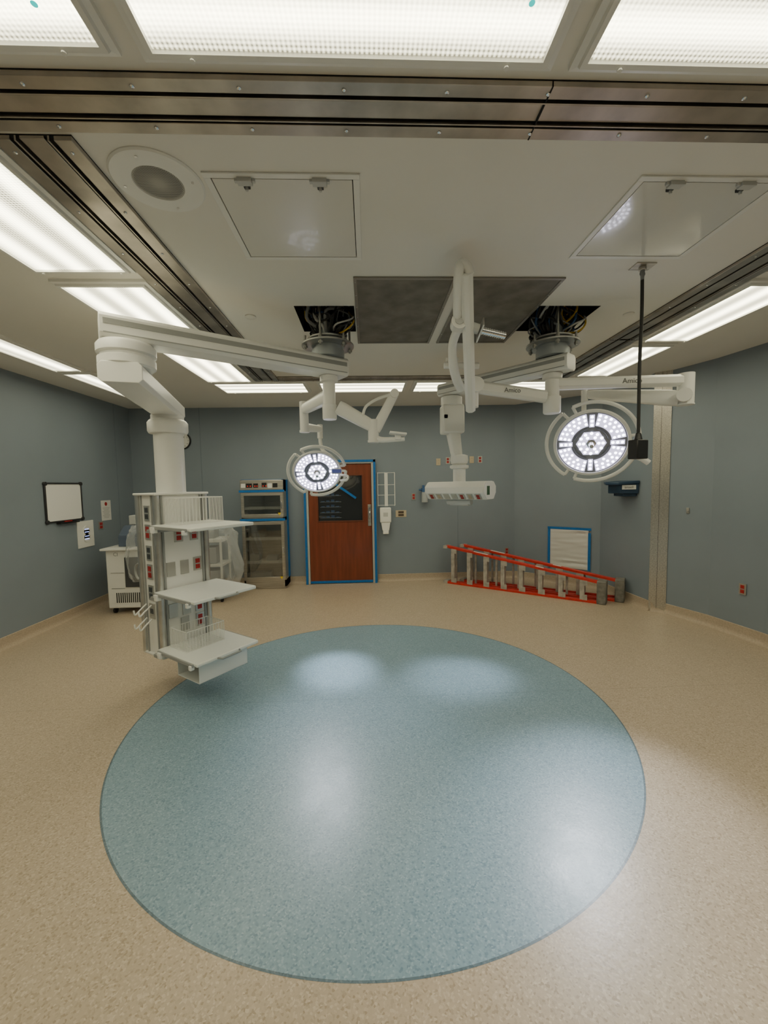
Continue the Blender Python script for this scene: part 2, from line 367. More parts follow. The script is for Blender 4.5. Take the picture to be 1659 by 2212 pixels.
for (x0,x1,y0,y1,lb,gm) in ((-.70,-.01,1.875,2.555,'square glossy white ceiling access panel with two latches',GLOSSW),(1.26,1.965,1.865,2.53,'glossy white ceiling access panel reflecting a surgical light',GLOSSW2)):
    e=T('access_panel',lb,'access panel',((x0+x1)/2,(y0+y1)/2,H-.02),group='ceiling access panels')
    mb=MB(); w=.03
    for q in ((x0,x1,y0,y0+w),(x0,x1,y1-w,y1),(x0,x0+w,y0+w,y1-w),(x1-w,x1,y0+w,y1-w)): mb.b(*q,H-.008,H)
    mb.obj('panel_frame',e,WHITE2,bevel=.002)
    MB().b(x0+w+.004,x1-w-.004,y0+w+.006,y1-w-.004,H-.006,H-.001).obj('panel_door',e,gm,bevel=.001)
    MB().b(x0+w,x1-w,y0+w,y1-w,H-.0008,H+.0).obj('door_gap',e,DARK)
    for t in (.26,.74):
        x=x0+(x1-x0)*t; y=y0+w
        mb=MB(); mb.b(x-.032,x+.032,y-.012,y+.022,H-.026,H-.006); mb.b(x-.045,x-.032,y-.004,y+.014,H-.02,H-.006); mb.b(x+.032,x+.045,y-.004,y+.014,H-.02,H-.006)
        mb.b(x-.014,x+.014,y+.022,y+.05,H-.02,H-.006,1); mb.cyl((x,y+.035,H-.02),(x,y+.035,H-.036),.007,mi=0,n=12)
        mb.obj('latch',e,[LGREY,BLACK],bevel=.002)
for (x0,x1) in ((-.07,.62),(.69,1.36)):
    y0,y1=2.76,4.0
    e=T('ceiling_vent','grey-brown perforated ceiling vent panel in a slim frame','vent',((x0+x1)/2,(y0+y1)/2,H-.02),group='ceiling vent panels')
    mb=MB(); w=.022
    for q in ((x0,x1,y0,y0+w),(x0,x1,y1-w,y1),(x0,x0+w,y0+w,y1-w),(x1-w,x1,y0+w,y1-w)): mb.b(*q,H-.012,H)
    mb.obj('vent_frame',e,M('vent_frame_metal',(.34,.32,.29),.4,.6),bevel=.002)
    MB().b(x0+w,x1-w,y0+w,y1-w,H-.006,H).obj('vent_face',e,VENT)
    mb=MB()
    for i in range(7):
        for x in (x0+w/2,x1-w/2): mb.cyl((x,y0+.05+(y1-y0-.1)*i/6,H-.012),(x,y0+.05+(y1-y0-.1)*i/6,H-.015),.005,n=8)
    mb.obj('screws',e,LGREY)
for (x,y) in ((-.92,3.39),(2.18,3.35)):
    o=MB().lathe((x,y,H),(0,0,-1),[(.043,0),(.043,.008),(.036,.014),(.0,.016)],32).obj('ceiling_cover_disc',None,CEIL)
    solo(o,'small round blank cover disc set in ceiling','ceiling cover',group='ceiling cover discs')
# hanging power cord
e=T('hanging_power_cord','black power cord with square box hanging from ceiling plate','power cord',(1.79,2.62,1.885))
mb=MB(); mb.box((1.79,2.62,H-.004),(.13,.09,.008)); mb.cyl((1.79,2.62,H-.008),(1.79,2.62,H-.03),.022); mb.obj('ceiling_plate',e,STEEL,bevel=.002)
mb=MB(); mb.cyl((1.79,2.62,H-.03),(1.79,2.62,H-.09),.014,.010); mb.torus((1.79,2.62,H-.05),(0,1,0),.016,.003,seg=20,t=6); mb.obj('strain_relief',e,WIREG)
MB().tube([(1.79,2.62,H-.08),(1.793,2.62,2.8),(1.788,2.622,2.5),(1.79,2.62,2.06)],.0105,10,smooth=5).obj('cord',e,BLACKR)
mb=MB(); L=Matrix.Rotation(.35,4,'Z'); mb.box((1.79,2.62,1.95),(.105,.07,.125),L=L); mb.cyl((1.79,2.62,2.01),(1.79,2.62,2.06),.026,.015); mb.obj('outlet_box',e,BLACK,bevel=.006)
# ------------------------------------------------------------------ hub hardware
def hub(e,c,gates=1):
    x,y=c
    mb=MB(); mb.lathe((x,y,2.895),(0,0,1),[(.10,0),(.215,0),(.215,.012),(.10,.012)],48)
    mb.lathe((x,y,2.94),(0,0,1),[(.09,0),(.165,0),(.165,.012),(.09,.012)],48)
    mb.obj('mount_flange',e,ALU)
    mb=MB(); mb.lathe((x,y,2.80),(0,0,1),[(0,0),(.135,0),(.135,.06),(.12,.065),(.12,.09),(.135,.095),(.135,.12),(0,.12)],40); mb.lathe((x,y,2.92),(0,0,1),[(.11,0),(.11,.04),(.085,.05),(.085,.2),(0,.2)],32); mb.obj('bearing_drum',e,M('dull_zinc',(.36,.39,.41),.4,.6))
    for i in range(6):
        mb=MB()
        a=i*math.pi/3+.3; px,py=x+.187*math.cos(a),y+.187*math.sin(a)
        mb.cyl((px,py,2.86),(px,py,3.3 if i%2==0 else 2.97),.009,n=10); 
        for z in (2.87,2.912): mb.cyl((px,py,z),(px,py,z+.016),.018,n=6)
        mb.obj('threaded_rods',e,M('zinc_bolt',(.45,.45,.42),.35,.9))
    mb=MB()
    for i in range(62):
        a=random.uniform(0,6.28); r=random.uniform(.03,.19); a2=a+random.uniform(-1.2,1.2); r2=random.uniform(.05,.2); zz=random.uniform(3.0,3.12)
        pts=[(x+r*.5*math.cos(a),y+r*.5*math.sin(a),2.95),(x+r*math.cos(a)*1.1,y+r*math.sin(a)*1.1,zz),(x+r2*math.cos(a2),y+r2*math.sin(a2),zz+random.uniform(.03,.12)),(x+.16*math.cos(a2+.6),y+.16*math.sin(a2+.6),3.35)]
        k=random.choice([0,0,0,0,0,0,0,1,1,2,3,4]) ; mb.tube(pts,random.choice([.006,.009,.013]),7,mi=k,smooth=6)
    for i in range(4):
        a=random.uniform(-.4,1.5); pts=[(x+.05,y-.02,3.0),(x+.20*math.cos(a),y-.2*abs(math.sin(a)),2.97+.02*i),(x+.22,y-.1,3.08+.01*i),(x+.1,y+.1,3.3)]
        mb.tube(pts,.007,7,mi=[2,0,4,0][i],smooth=7)
    mb.obj('cable_bundle',e,[BLACKR,WIREG,YEL,WIREB,WIREW],kind='stuff')
def beam(e,p0,p1,w,h,nm='boom_arm',ext0=.14,ext1=.14,stripe=True,taper=0):
    p0=V(p0);p1=V(p1); d=(p1-p0).normalized(); F=frame((0,0,0),d); a=p0-d*ext0; b=p1+d*ext1
    x=F@V((1,0,0)); y=F@V((0,1,0)); ch=.022
    poly=lambda c,W,Hh:[c+x*s*(W/2)+y*t*(Hh/2) for s,t in ((-1,-1+2*ch/Hh),(-1+2*ch/W,-1),(1-2*ch/W,-1),(1,-1+2*ch/Hh),(1,1-2*ch/Hh),(1-2*ch/W,1),(-1+2*ch/W,1),(-1,1-2*ch/Hh))]
    mb=MB(); mb.prism(poly(a,w,h),b-a); o=mb.obj(nm,e,WHITE,bevel=.004)
    if stripe:
        for s in (-1,1):
            mb=MB()
            c=(a+b)/2+x*s*(w/2+.001)+y*(h*.12)
            R=Matrix((( x.x,y.x,d.x,0),(x.y,y.y,d.y,0),(x.z,y.z,d.z,0),(0,0,0,1)))
            mb.box(c,(.004,h*.22,(b-a).length-.04),L=R)
            mb.obj('side_stripe',o,STRIPE)
            mb=MB(); mb.box((a+b)/2+x*s*(w/2+.001)-y*(h*.33),(.003,.006,(b-a).length-.04),L=R)
            mb.obj('side_stripe',o,STRIPE)
    return o
# ------------------------------------------------------------------ pendant one: boom with service head and shelves
c1=(-.31,3.45)
P=T('equipment_boom','white ceiling-mounted service boom with outlets and three shelves','medical boom',(-1.74,3.64,.25))
hub(P,c1)
beam(P,(c1[0],c1[1],2.73),(-1.50,2.66,2.73),.20,.145)
J=(-1.50,2.66)
mb=MB(); mb.lathe((*J,2.50),(0,0,1),[(0,0),(.145,0),(.160,.012),(.160,.055),(.145,.065),(.145,.078),(.165,.085),(.165,.13),(.15,.15),(0,.155)],48); mb.obj('swivel_joint',P,WHITE)
Cc=(-1.73,3.62)
beam(P,(*J,2.445),(*Cc,2.43),.24,.125,ext0=.15,ext1=.12,stripe=False)
mb=MB(); mb.lathe((*Cc,2.22),(0,0,1),[(.115,0),(.15,.0),(.16,.02),(.16,.09),(.145,.11),(.13,.12),(.13,.155),(0,.155)],48); mb.obj('column_collar',P,WHITE)
mb=MB(); mb.cyl((*Cc,1.70),(*Cc,2.24),.118,n=48); mb.obj('column',P,WHITE)
ang=math.atan2(-.58,.81); HM=Matrix.Translation((-1.74,3.64,0))@Matrix.Rotation(ang,4,'Z')
z0,z1=.33,1.69; hx,hy=.165,.235
mb=MB(HM); mb.b(-hx+.02,hx-.02,-hy+.02,hy-.02,z0,z1); head=mb.obj('service_head',P,WHITE2,bevel=.004)
mb=MB(HM)
for sx in(-1,1):
    for sy in(-1,1): 
        mb.cyl((sx*(hx-.02),sy*(hy-.02),z0-.005),(sx*(hx-.02),sy*(hy-.02),z1+.005),.026,n=20)
mb.obj('corner_profile',head,ALU)
mb=MB(HM)
for sy in(-1,1): mb.b(hx-.022,hx-.008,sy*(hy-.06)-.008,sy*(hy-.06)+.008,z0,z1)
for k in (-.085,.085): mb.b(k-.006,k+.006,-hy+.008,-hy+.022,z0,z1)
mb.obj('equipment_rail',head,GREY)
mb=MB(HM); mb.b(-hx-.01,hx+.01,-hy-.01,hy+.01,z1,z1+.02); mb.b(-hx,hx,-hy,hy,z0-.02,z0); mb.obj('end_cap',head,WHITE,bevel=.006)
def plate(parent,fr,w,h,mats,sockets=2,nm='outlet',rec=True):
    mb=MB(fr); mb.box((0,0,.004),(w,h,.008),0)
    if sockets:
        for i in range(sockets):
            y=(i-(sockets-1)/2)*h*.42
            mb.box((0,y,.009),(w*.52,h*.32,.006),1)
            for s in (-1,1): mb.box((s*w*.1,y+.002,.0125),(.003,.010,.001),2)
    return mb.obj(nm,parent,mats,bevel=.0015)
fx=HM.to_3x3()@V((1,0,0)); fy=HM.to_3x3()@V((0,-1,0))
def onface(lx,ly,z,nrm): return frame(HM@V((lx,ly,z)),nrm)
STP=M('steel_plate',(.55,.55,.52),.35,.8)
for (t,z,kind) in ((-.04,1.345,1),(.10,1.345,1),(-.12,1.06,0),(0,1.06,0),(.12,1.07,1),(-.12,.70,0),(0,.70,0),(.12,.70,1),(.12,.56,1),(-.02,.56,0)):
    plate(head,onface(hx-.02,t,z,fx),.075,.12,[STP,RED if kind else STP,BLACK],2 if kind else 0,'outlet' if kind else 'blank_plate')
for (z,kind) in ((1.54,0),(1.38,1),(1.20,0),(1.04,1),(.86,0),(.70,2)):
    plate(head,onface(0,-hy+.02,z,fy),.085,.13,[STP,RED if kind==1 else M('dark_insert',(.06,.07,.08),.4),BLACK],2 if kind!=2 else 1)
def shelf(z,front,drawer=False):
    s0=hx+.0; mb=MB(HM); mb.b(s0,s0+.56,-hy-.04,hy+.06,z-.028,z); s=mb.obj('shelf',P,SHELF,bevel=.008)
    mb=MB(HM); mb.b(s0+.02,s0+.52,-hy-.056,-hy-.042,z-.03,z-.005); mb.b(s0+.02,s0+.52,hy+.062,hy+.076,z-.03,z-.005); mb.b(s0-.012,s0+.05,-hy-.07,hy+.08,z-.06,z-.031); mb.obj('shelf_rail',s,GREY,bevel=.003)
    mb=MB(HM); mb.box((s0+.06,-hy-.05,z-.035),(.05,.04,.05)); mb.box((s0+.5,-hy-.05,z-.035),(.03,.035,.035)); mb.obj('rail_end_bracket',s,WHITE2,bevel=.004)
    if front:
        mb=MB(HM); mb.tube([(s0+.56,-.10,z-.014),(s0+.60,-.085,z-.014),(s0+.60,.085,z-.014),(s0+.56,.10,z-.014)],.008,8); mb.obj('pull_handle',s,GREY)
    if drawer:
        mb=MB(HM); a,b_,c,d=s0+.18,s0+.48,-hy+.02,hy+.0; zb,zt=z-.20,z-.03; t=.006
        mb.b(a,b_,c,d,zb,zb+t); mb.b(a,a+t,c,d,zb,zt); mb.b(b_-t,b_,c,d,zb,zt); mb.b(a,b_,d-t,d,zb,zt)
        mb.obj('open_tray_box',s,WHITE2,bevel=.002)
shelf(1.45,False); shelf(.90,True); shelf(.42,True,True)
for z in (.72,.60):
    for k in (-.05,.03):
        mb=MB(HM); mb.tube([(k,-hy-.005,z+.04),(k,-hy-.06,z),(k,-hy-.10,z-.03),(k,-hy-.11,z+.01)],.007,8,smooth=5); mb.obj('cord_hook',P,WHITE2)
mb=MB(HM); mb.torus((-hx-.03,-hy+.02,1.02),(0,1,0),.07,.010,-1.6,1.6,seg=20,t=8); mb.obj('push_handle',P,GREY)
def basket(label,cx,cy,z,w,d,h):
    e=T('wire_basket',label,'wire basket',HM@V((cx,cy,z)),group='white wire baskets')
    mb=MB(HM)
    for k in (0,1):
        zz=z+.004+(h-.008)*k; mb.tube([(cx-w/2,cy-d/2,zz),(cx+w/2,cy-d/2,zz),(cx+w/2,cy+d/2,zz),(cx-w/2,cy+d/2,zz),(cx-w/2,cy-d/2,zz)],.0035,6)
    n=13
    for i in range(n+1):
        t=i/n
        for (p,q) in (((cx-w/2+w*t,cy-d/2),(cx-w/2+w*t,cy+d/2)),((cx-w/2,cy-d/2+d*t),(cx+w/2,cy-d/2+d*t))):
            mb.tube([(*p,z+h),(*p,z+.004),(*q,z+.004),(*q,z+h)],.0024,5)
    mb.obj('wire_frame',e,WHITE2)
basket('tall white wire basket standing on the top boom shelf',hx+.13,.03,1.45,.20,.40,.22)
basket('white wire basket standing on the lowest boom shelf',hx+.17,-.02,.42,.24,.34,.17)
# ------------------------------------------------------------------ surgical light head
def lamphead(par,c,n,R,RR,spin=0):
    F=frame(c,n)@Matrix.Rotation(spin,4,'Z'); 
    mb=MB(F); mb.lathe((0,0,0),(0,0,1),[(0,-.085),(.25*R,-.085),(.3*R,-.06),(.8*R,-.05),(.97*R,-.03),(1.03*R,0),(1.0*R,.012),(.94*R,.012),(.93*R,.0)],64); hd=mb.obj('lamp_head',par,WHITE)
    mb=MB(F); mb.lathe((0,0,0),(0,0,1),[(.935*R,-.001),(.0,-.001)],64); mb.obj('face_plate',hd,M('lamp_face_grey',(.22,.23,.24),.4,.3))
    def cell(mb,r,a,s):
        mb.lathe((r*math.cos(a),r*math.sin(a),.0055),(0,0,1),[(s,0),(s*.85,.004),(0,.006)],10,mi=1)
    for q in range(4):
        a0=q*math.pi/2+.17; a1=(q+1)*math.pi/2-.17; k=14; mb=MB(F); vs=[];fs=[]
        for i in range(k+1):
            a=a0+(a1-a0)*i/k
            for r,zz in ((.54*R,0),(.54*R,.006),(.90*R,.006),(.90*R,0)): vs.append((r*math.cos(a),r*math.sin(a),zz))
        for i in range(k):
            for j in range(3): fs.append((i*4+j,(i+1)*4+j,(i+1)*4+j+1,i*4+j+1))
        fs+=[(0,1,2,3),tuple(k*4+j for j in (3,2,1,0))]; mb.add(vs,fs)
        for (r,k) in ((.61*R,4),(.725*R,6),(.84*R,7)):
            for i in range(k): cell(mb,r,a0+.08+(a1-a0-.16)*i/(k-1),.040*R)
        mb.obj('lens_panel',hd,[LENS,LED])
        a=q*math.pi/2; mb=MB(F); Rz=Matrix.Rotation(a,4,'Z'); mb.box(Rz@V((.68*R,0,.003)),(.36*R,.13*R,.006),L=Rz)
        for r in (.56*R,.68*R,.80*R): cell(mb,r,a,.042*R)
        mb.obj('lens_bar',hd,[LENS,LED])
    mb=MB(F); mb.lathe((0,0,0),(0,0,1),[(.40*R,0),(.40*R,.006),(.14*R,.006)],6)
    for (r,k) in ((.20*R,6),(.31*R,12)):
        for i in range(k): cell(mb,r,i*2*math.pi/k,.045*R)
    mb.obj('centre_lens_panel',hd,[LENS,LED])
    for q in range(4):
        a=q*math.pi/2+.25; mb=MB(F); mb.torus((0,0,.004),(0,0,1),.465*R,.018*R,a,a+1.07,seg=14,t=6)
        mb.obj('inner_ring',hd,M('ring_grey',(.12,.13,.14),.4))
    mb=MB(F); mb.lathe((0,0,0),(0,0,1),[(.12*R,0),(.12*R,.012),(.075*R,.016),(.07*R,.07),(.055*R,.085),(0,.088)],24); mb.obj('sterile_handle',hd,ALU)
    for a0 in (.15,2.25,4.35):
        mb=MB(F); mb.torus((0,0,-.01),(0,0,1),RR,.017,a0,a0+1.85,seg=36,t=10)
        for a in (a0,a0+1.85): mb.tube([(.96*R*math.cos(a),.96*R*math.sin(a),-.025),(RR*math.cos(a),RR*math.sin(a),-.01)],.014,8)
        mb.obj('grip_ring',hd,WHITE)
    return hd,F
def spot(par,F,target,energy,size,blend=1,col=(.90,.94,1)):
    l=bpy.data.lights.new('lamp_beam','SPOT'); l.energy=energy; l.spot_size=math.radians(size); l.spot_blend=blend; l.shadow_soft_size=.12; l.color=col
    o=bpy.data.objects.new('lamp_beam',l); COL.objects.link(o)
    p=F@V((0,0,.10)); d=V(target)-p; o.matrix_world=Matrix.Translation(p)@d.to_track_quat('-Z','Y').to_matrix().to_4x4()
def pitch_arm(e,p0,p1,w0,w1,nm,txt=None):
    p0=V(p0);p1=V(p1); d=(p1-p0).normalized(); F=frame(p0,d); Lg=(p1-p0).length
    mb=MB(F); vs=[];fs=[]
    secs=[(0,w0),(Lg*.12,w0*1.05),(Lg*.75,(w0+w1)/2),(Lg,w1)]
    for z,w in secs:
        for i in range(16):
            a=2*math.pi*i/16; cx=math.copysign(abs(math.cos(a))**.6,math.cos(a)); sy=math.copysign(abs(math.sin(a))**.6,math.sin(a))
            vs.append((cx*w*.42,sy*w*.55,z))
    for j in range(len(secs)-1):
        for i in range(16): fs.append((j*16+i,j*16+(i+1)%16,(j+1)*16+(i+1)%16,(j+1)*16+i))
    fs+=[list(range(16))[::-1],list(range((len(secs)-1)*16,len(secs)*16))]
    mb.add(vs,fs); o=mb.obj(nm,e,WHITE)
    return o
S=T('surgical_light','white round LED surgical light lit on short jointed arm','surgical light',(-.56,4.5,1.6))
mb=MB(); mb.lathe((*c1,2.30),(0,0,1),[(0,0),(.055,0),(.06,.01),(.06,.12),(.052,.125),(.052,.30),(.075,.31),(.075,.355),(0,.355)],32); mb.obj('centre_post',S,WHITE)
pitch_arm(S,(-.33,3.50,2.50),(-.60,3.95,2.48),.10,.085,'spring_arm')
mb=MB(); mb.cyl((-.60,3.95,2.27),(-.60,3.95,2.55),.042); mb.cyl((-.60,3.95,2.26),(-.60,3.95,2.28),.048); mb.obj('elbow_joint',S,WHITE)
pitch_arm(S,(-.60,3.97,2.31),(-.52,4.52,2.37),.075,.06,'lower_arm')
mb=MB(); mb.cyl((-.52,4.54,2.27),(-.52,4.54,2.42),.03); mb.tube([(-.52,4.54,2.30),(-.52,4.56,2.22),(-.50,4.60,2.14),(-.40,4.62,2.06),(-.36,4.62,1.96),(-.42,4.58,1.90)],.020,12,smooth=6)
mb.obj('yoke_tube',S,WHITE)
n1=V((.08,-.82,-.56)).normalized(); hd,F1=lamphead(S,(-.56,4.5,1.895),n1,.262,.315,.1)
mb=MB(); mb.box((-.335,4.40,1.90),(.11,.04,.06)); mb.obj('control_panel',S,[WHITE],bevel=.01)
mb=MB(); mb.b(-.385,-.285,4.376,4.381,1.88,1.92); mb.obj('control_display',S,[M('display_dark',(.03,.03,.06),.2,emit=(.15,.18,.5),es=.35)])
mb=MB(); mb.tube([(-.30,4.46,1.86),(-.22,4.42,1.845),(-.235,4.40,1.80),(-.30,4.44,1.80)],.013,8,smooth=5); mb.obj('side_grip',S,WHITE)
spot(S,F1,(-.33,3.75,0),230,26,.9); spot(S,F1,(-.1,2.7,0),120,50); spot(S,F1,(.75,3.5,0),90,26)
A=T('monitor_arm','white jointed monitor arm without a monitor','monitor arm',(.05,3.42,2.1),group='empty monitor arms')
pitch_arm(A,(-.235,3.446,2.40),(.04,3.42,2.24),.105,.09,'lower_arm')
mb=MB(); mb.cyl((.055,3.42,2.12),(.055,3.42,2.29),.045); mb.cyl((.055,3.42,2.10),(.055,3.42,2.12),.05); mb.obj('elbow_joint',A,WHITE)
pitch_arm(A,(.07,3.42,2.20),(.235,3.42,2.50),.075,.065,'spring_arm')
mb=MB(); mb.cyl((.235,3.38,2.50),(.235,3.46,2.50),.036); mb.tube([(.235,3.40,2.50),(.10,3.40,2.46),(.0,3.40,2.40),(-.03,3.40,2.33)],.012,8,smooth=5); mb.obj('linkage_bar',A,WHITE)
mb=MB(); mb.tube([(.055,3.42,2.14),(.12,3.40,2.12),(.22,3.38,2.12),(.31,3.36,2.12)],[.03,.018],10,smooth=4); mb.obj('support_bracket',A,WHITE)
mb=MB(); mb.box((.255,3.36,2.165),(.14,.12,.018),L=Matrix.Rotation(.12,4,'Y')); mb.box((.255,3.36,2.14),(.05,.05,.05)); mb.obj('mount_plate',A,WHITE2,bevel=.004)
# ------------------------------------------------------------------ hub two: anaesthesia boom
c2=(1.59,3.45)
Q=T('anaesthesia_boom','white ceiling boom arm ending in hexagonal outlet head','medical boom',(.98,4.3,1.55))
hub(Q,c2)
beam(Q,(c2[0],c2[1],2.73),(.88,4.30,2.73),.17,.13,ext0=.16,ext1=.1)
mb=MB(); mb.lathe((.90,4.30,2.56),(0,0,1),[(0,0),(.10,0),(.11,.01),(.11,.09),(.1,.1),(0,.1)],36); mb.obj('swivel_joint',Q,WHITE)
mb=MB(); mb.b(.79,1.02,4.20,4.40,2.27,2.57); mb.obj('brake_housing',Q,WHITE,bevel=.02)
mb=MB(); mb.cyl((.82,4.192,2.44),(.82,4.2,2.44),.02); mb.b(.80,.84,4.192,4.2,2.42,2.46); mb.obj('switch_cover',Q,LGREY)
pitch_arm(Q,(.91,4.30,2.32),(.96,4.30,2.0),.155,.12,'drop_arm')
mb=MB(); mb.lathe((.98,4.30,1.90),(0,0,1),[(0,0),(.085,0),(.10,.01),(.10,.035),(.07,.045),(.085,.055),(.095,.09),(.09,.14),(.06,.15),(0,.15)],36); mb.obj('column_collar',Q,WHITE)
mb=MB(); mb.cyl((.98,4.30,1.76),(.98,4.30,1.91),.066,n=32); mb.obj('column',Q,WHITE)
ax=V((.77,-.64,0)).normalized(); pr=V((-.64,-.77,0)).normalized()
cen=V((.98,4.30,1.665)); hl=.335
def hp(s,a,z): return cen+ax*s+pr*a+V((0,0,z))
poly=[(-.10,.10),(.085,.10),(.15,.045),(.15,-.02),(.075,-.09),(-.10,-.09),(-.16,-.02),(-.16,.05)]
mb=MB(); mb.prism([hp(-hl,a,z) for a,z in poly],ax*2*hl); gh=mb.obj('outlet_head',Q,WHITE2,bevel=.008)
mb=MB(); mb.prism([hp(hl,a*.96,z*.96) for a,z in poly],ax*.012); mb.prism([hp(-hl-.012,a*.96,z*.96) for a,z in poly],ax*.012); mb.obj('end_cap',gh,WHITE,bevel=.004)
fn=V((pr.x*.70,pr.y*.70,-.71)).normalized()
for i,kind in enumerate((1,2,0,0,1,2,1)):
    s=-.27+i*.09; plate(gh,frame(hp(s,.1125,-.055),fn),.062,.075,[STP,RED if kind==1 else IVORY,BLACK],2 if kind else 0,'outlet' if kind else 'blank_plate')
mb=MB(); mb.prism([hp(hl+.012,a,z) for a,z in ((0.02,.05),(.08,.05),(.08,-.04),(.02,-.04))],ax*.004); mb.obj('gas_port',gh,M('green_port',(.05,.12,.06),.4))
mb=MB(); mb.cyl(hp(-.14,0,-.115),hp(.14,0,-.115),.035,n=24); mb.cyl(hp(-.11,0,-.13),hp(.11,0,-.13),.03,n=24); mb.obj('task_light',gh,LGREY)
S2=T('surgical_light','large white round LED surgical light lit on long arm','surgical light',(2.08,3.7,1.7))
mb=MB(); mb.lathe((*c2,2.33),(0,0,1),[(0,0),(.065,0),(.072,.01),(.072,.14),(.058,.145),(.058,.28),(.08,.29),(.08,.33),(0,.33)],32); mb.obj('centre_post',S2,WHITE)
beam(S2,(1.62,3.45,2.575),(2.66,3.34,2.575),.085,.095,ext0=0,ext1=.0,stripe=False)
mb=MB(); mb.cyl((2.68,3.34,2.38),(2.68,3.34,2.63),.062,n=32); mb.cyl((2.68,3.34,2.37),(2.68,3.34,2.38),.066); mb.obj('elbow_joint',S2,WHITE)
mb=MB(); mb.cyl((2.63,3.29,2.44),(2.60,3.25,2.44),.055,n=28); mb.obj('spring_knuckle',S2,WHITE)
pitch_arm(S2,(2.64,3.36,2.43),(2.08,3.78,2.56),.115,.07,'spring_arm')
mb=MB(); mb.cyl((2.06,3.79,2.48),(2.06,3.79,2.60),.03); mb.tube([(2.06,3.79,2.52),(2.06,3.80,2.44),(2.11,3.86,2.36),(2.24,3.92,2.24),(2.28,3.92,2.12),(2.16,3.82,2.10)],.022,12,smooth=6); mb.obj('yoke_tube',S2,WHITE)
n2=V((-.40,-.80,-.42)).normalized(); hd,F2=lamphead(S2,(2.08,3.70,2.095),n2,.315,.385,.0)
mb=MB(F2); mb.tube([(.33,-.12,0),(.42,-.17,0),(.47,-.21,.01)],[.03,.026],12); mb.obj('side_grip',S2,WHITE)
spot(S2,F2,(.85,3.5,0),150,24); spot(S2,F2,(1.2,1.75,0),290,42)
LET=M('letter_grey',(.15,.15,.15),.5)
text('Amico',S2,'arm_lettering',frame((2.22,3.3405,2.575),(-.10,-1,0)),.06,LET)
B=T('monitor_arm','white folded monitor arm raised upward with knurled handle','monitor arm',(.86,3.33,2.3),group='empty monitor arms')
beam(B,(1.512,3.413,2.465),(.90,3.32,2.53),.085,.10,ext0=0,ext1=0,stripe=False,nm='horizontal_arm')
text('Amico',B,'arm_lettering',frame((1.20,3.317,2.50),(.15,-1,0)),.055,LET)
mb=MB(); mb.cyl((.88,3.22,2.53),(.88,3.40,2.53),.058,n=32); mb.cyl((.86,3.3,2.36),(.86,3.3,2.60),.05,n=28); mb.obj('elbow_joint',B,WHITE)
beam(B,(.80,3.12,2.32),(.605,2.44,2.95),.075,.06,ext0=.02,ext1=.03,stripe=False,nm='raised_arm')
mb=MB(); mb.tube([(.625,2.44,2.97),(.60,2.42,3.01),(.565,2.42,3.02),(.555,2.43,2.97),(.575,2.55,2.87),(.60,2.66,2.79)],.029,14,smooth=6); mb.obj('curved_handle_tube',B,WHITE)
mb=MB(); mb.cyl((.605,2.62,2.785),(.615,2.72,2.785),.052,n=28); mb.cyl((.603,2.612,2.785),(.605,2.622,2.785),.028,n=20,mi=1); mb.obj('pivot_joint',B,[WHITE,LGREY])
mb=MB(); mb.tube([(.61,2.70,2.76),(.60,2.82,2.70),(.625,2.92,2.60),(.67,3.02,2.52),(.72,3.10,2.47)],[.028,.036],14,smooth=5); mb.obj('lower_link',B,WHITE)
mb=MB(); mb.cyl((.62,2.67,2.78),(.74,2.67,2.745),.033,n=24); mb.obj('swivel_stub',B,LGREY)
mb=MB(); mb.cyl((.745,2.67,2.742),(.755,2.67,2.739),.085,n=4); mb.obj('square_mount_plate',B,ALU,bevel=.002)
mb=MB(); d=V((.155,0,-.035)); a=V((.76,2.67,2.738))
mb.cyl(a,a+d,.022,n=24)
for i in range(11): mb.cyl(a+d*(i/11+.02),a+d*(i/11+.055),.026,n=24)
mb.obj('knurled_handle',B,CHROME)
for q in (((.585,3.05,2.625),(.845,3.05,2.62),.023),((.60,3.05,2.665),(.69,3.05,2.665),.018)):
    mb=MB(); mb.cyl(*q,n=20); mb.obj('cross_handle',B,WHITE)
# ------------------------------------------------------------------ door
D=T('door_1','brown wood door with dark window outlined in blue tape','door',(-.495,7.12,0),kind='structure')
mb=MB(); mb.b(-1.12,-1.05,7.08,YB,0,2.17); mb.b(.06,.13,7.08,YB,0,2.17); mb.b(-1.05,.06,7.08,YB,2.12,2.17); mb.obj('door_frame',D,M('frame_offwhite',(.50,.49,.45),.4),bevel=.003)
mb=MB(); x0,x1,zz0,zz1=-1.045,.055,.012,2.115; wx0,wx1,wz0,wz1=-.88,-.11,1.12,1.91
mb.b(x0,wx0,7.11,7.16,zz0,zz1); mb.b(wx1,x1,7.11,7.16,zz0,zz1); mb.b(wx0,wx1,7.11,7.16,zz0,wz0); mb.b(wx0,wx1,7.11,7.16,wz1,zz1); leaf=mb.obj('door_leaf',D,WOOD)
mb=MB(); w=.018
for q in ((wx0-w,wx1+w,wz0-w,wz0),(wx0-w,wx1+w,wz1,wz1+w),(wx0-w,wx0,wz0,wz1),(wx1,wx1+w,wz0,wz1)): mb.b(q[0],q[1],7.10,7.13,q[2],q[3])
mb.obj('window_bead',leaf,M('bead_dark_wood',(.16,.045,.02),.4),bevel=.003)
MB().b(wx0,wx1,7.135,7.141,wz0,wz1).obj('window_glass',leaf,GLASSD)
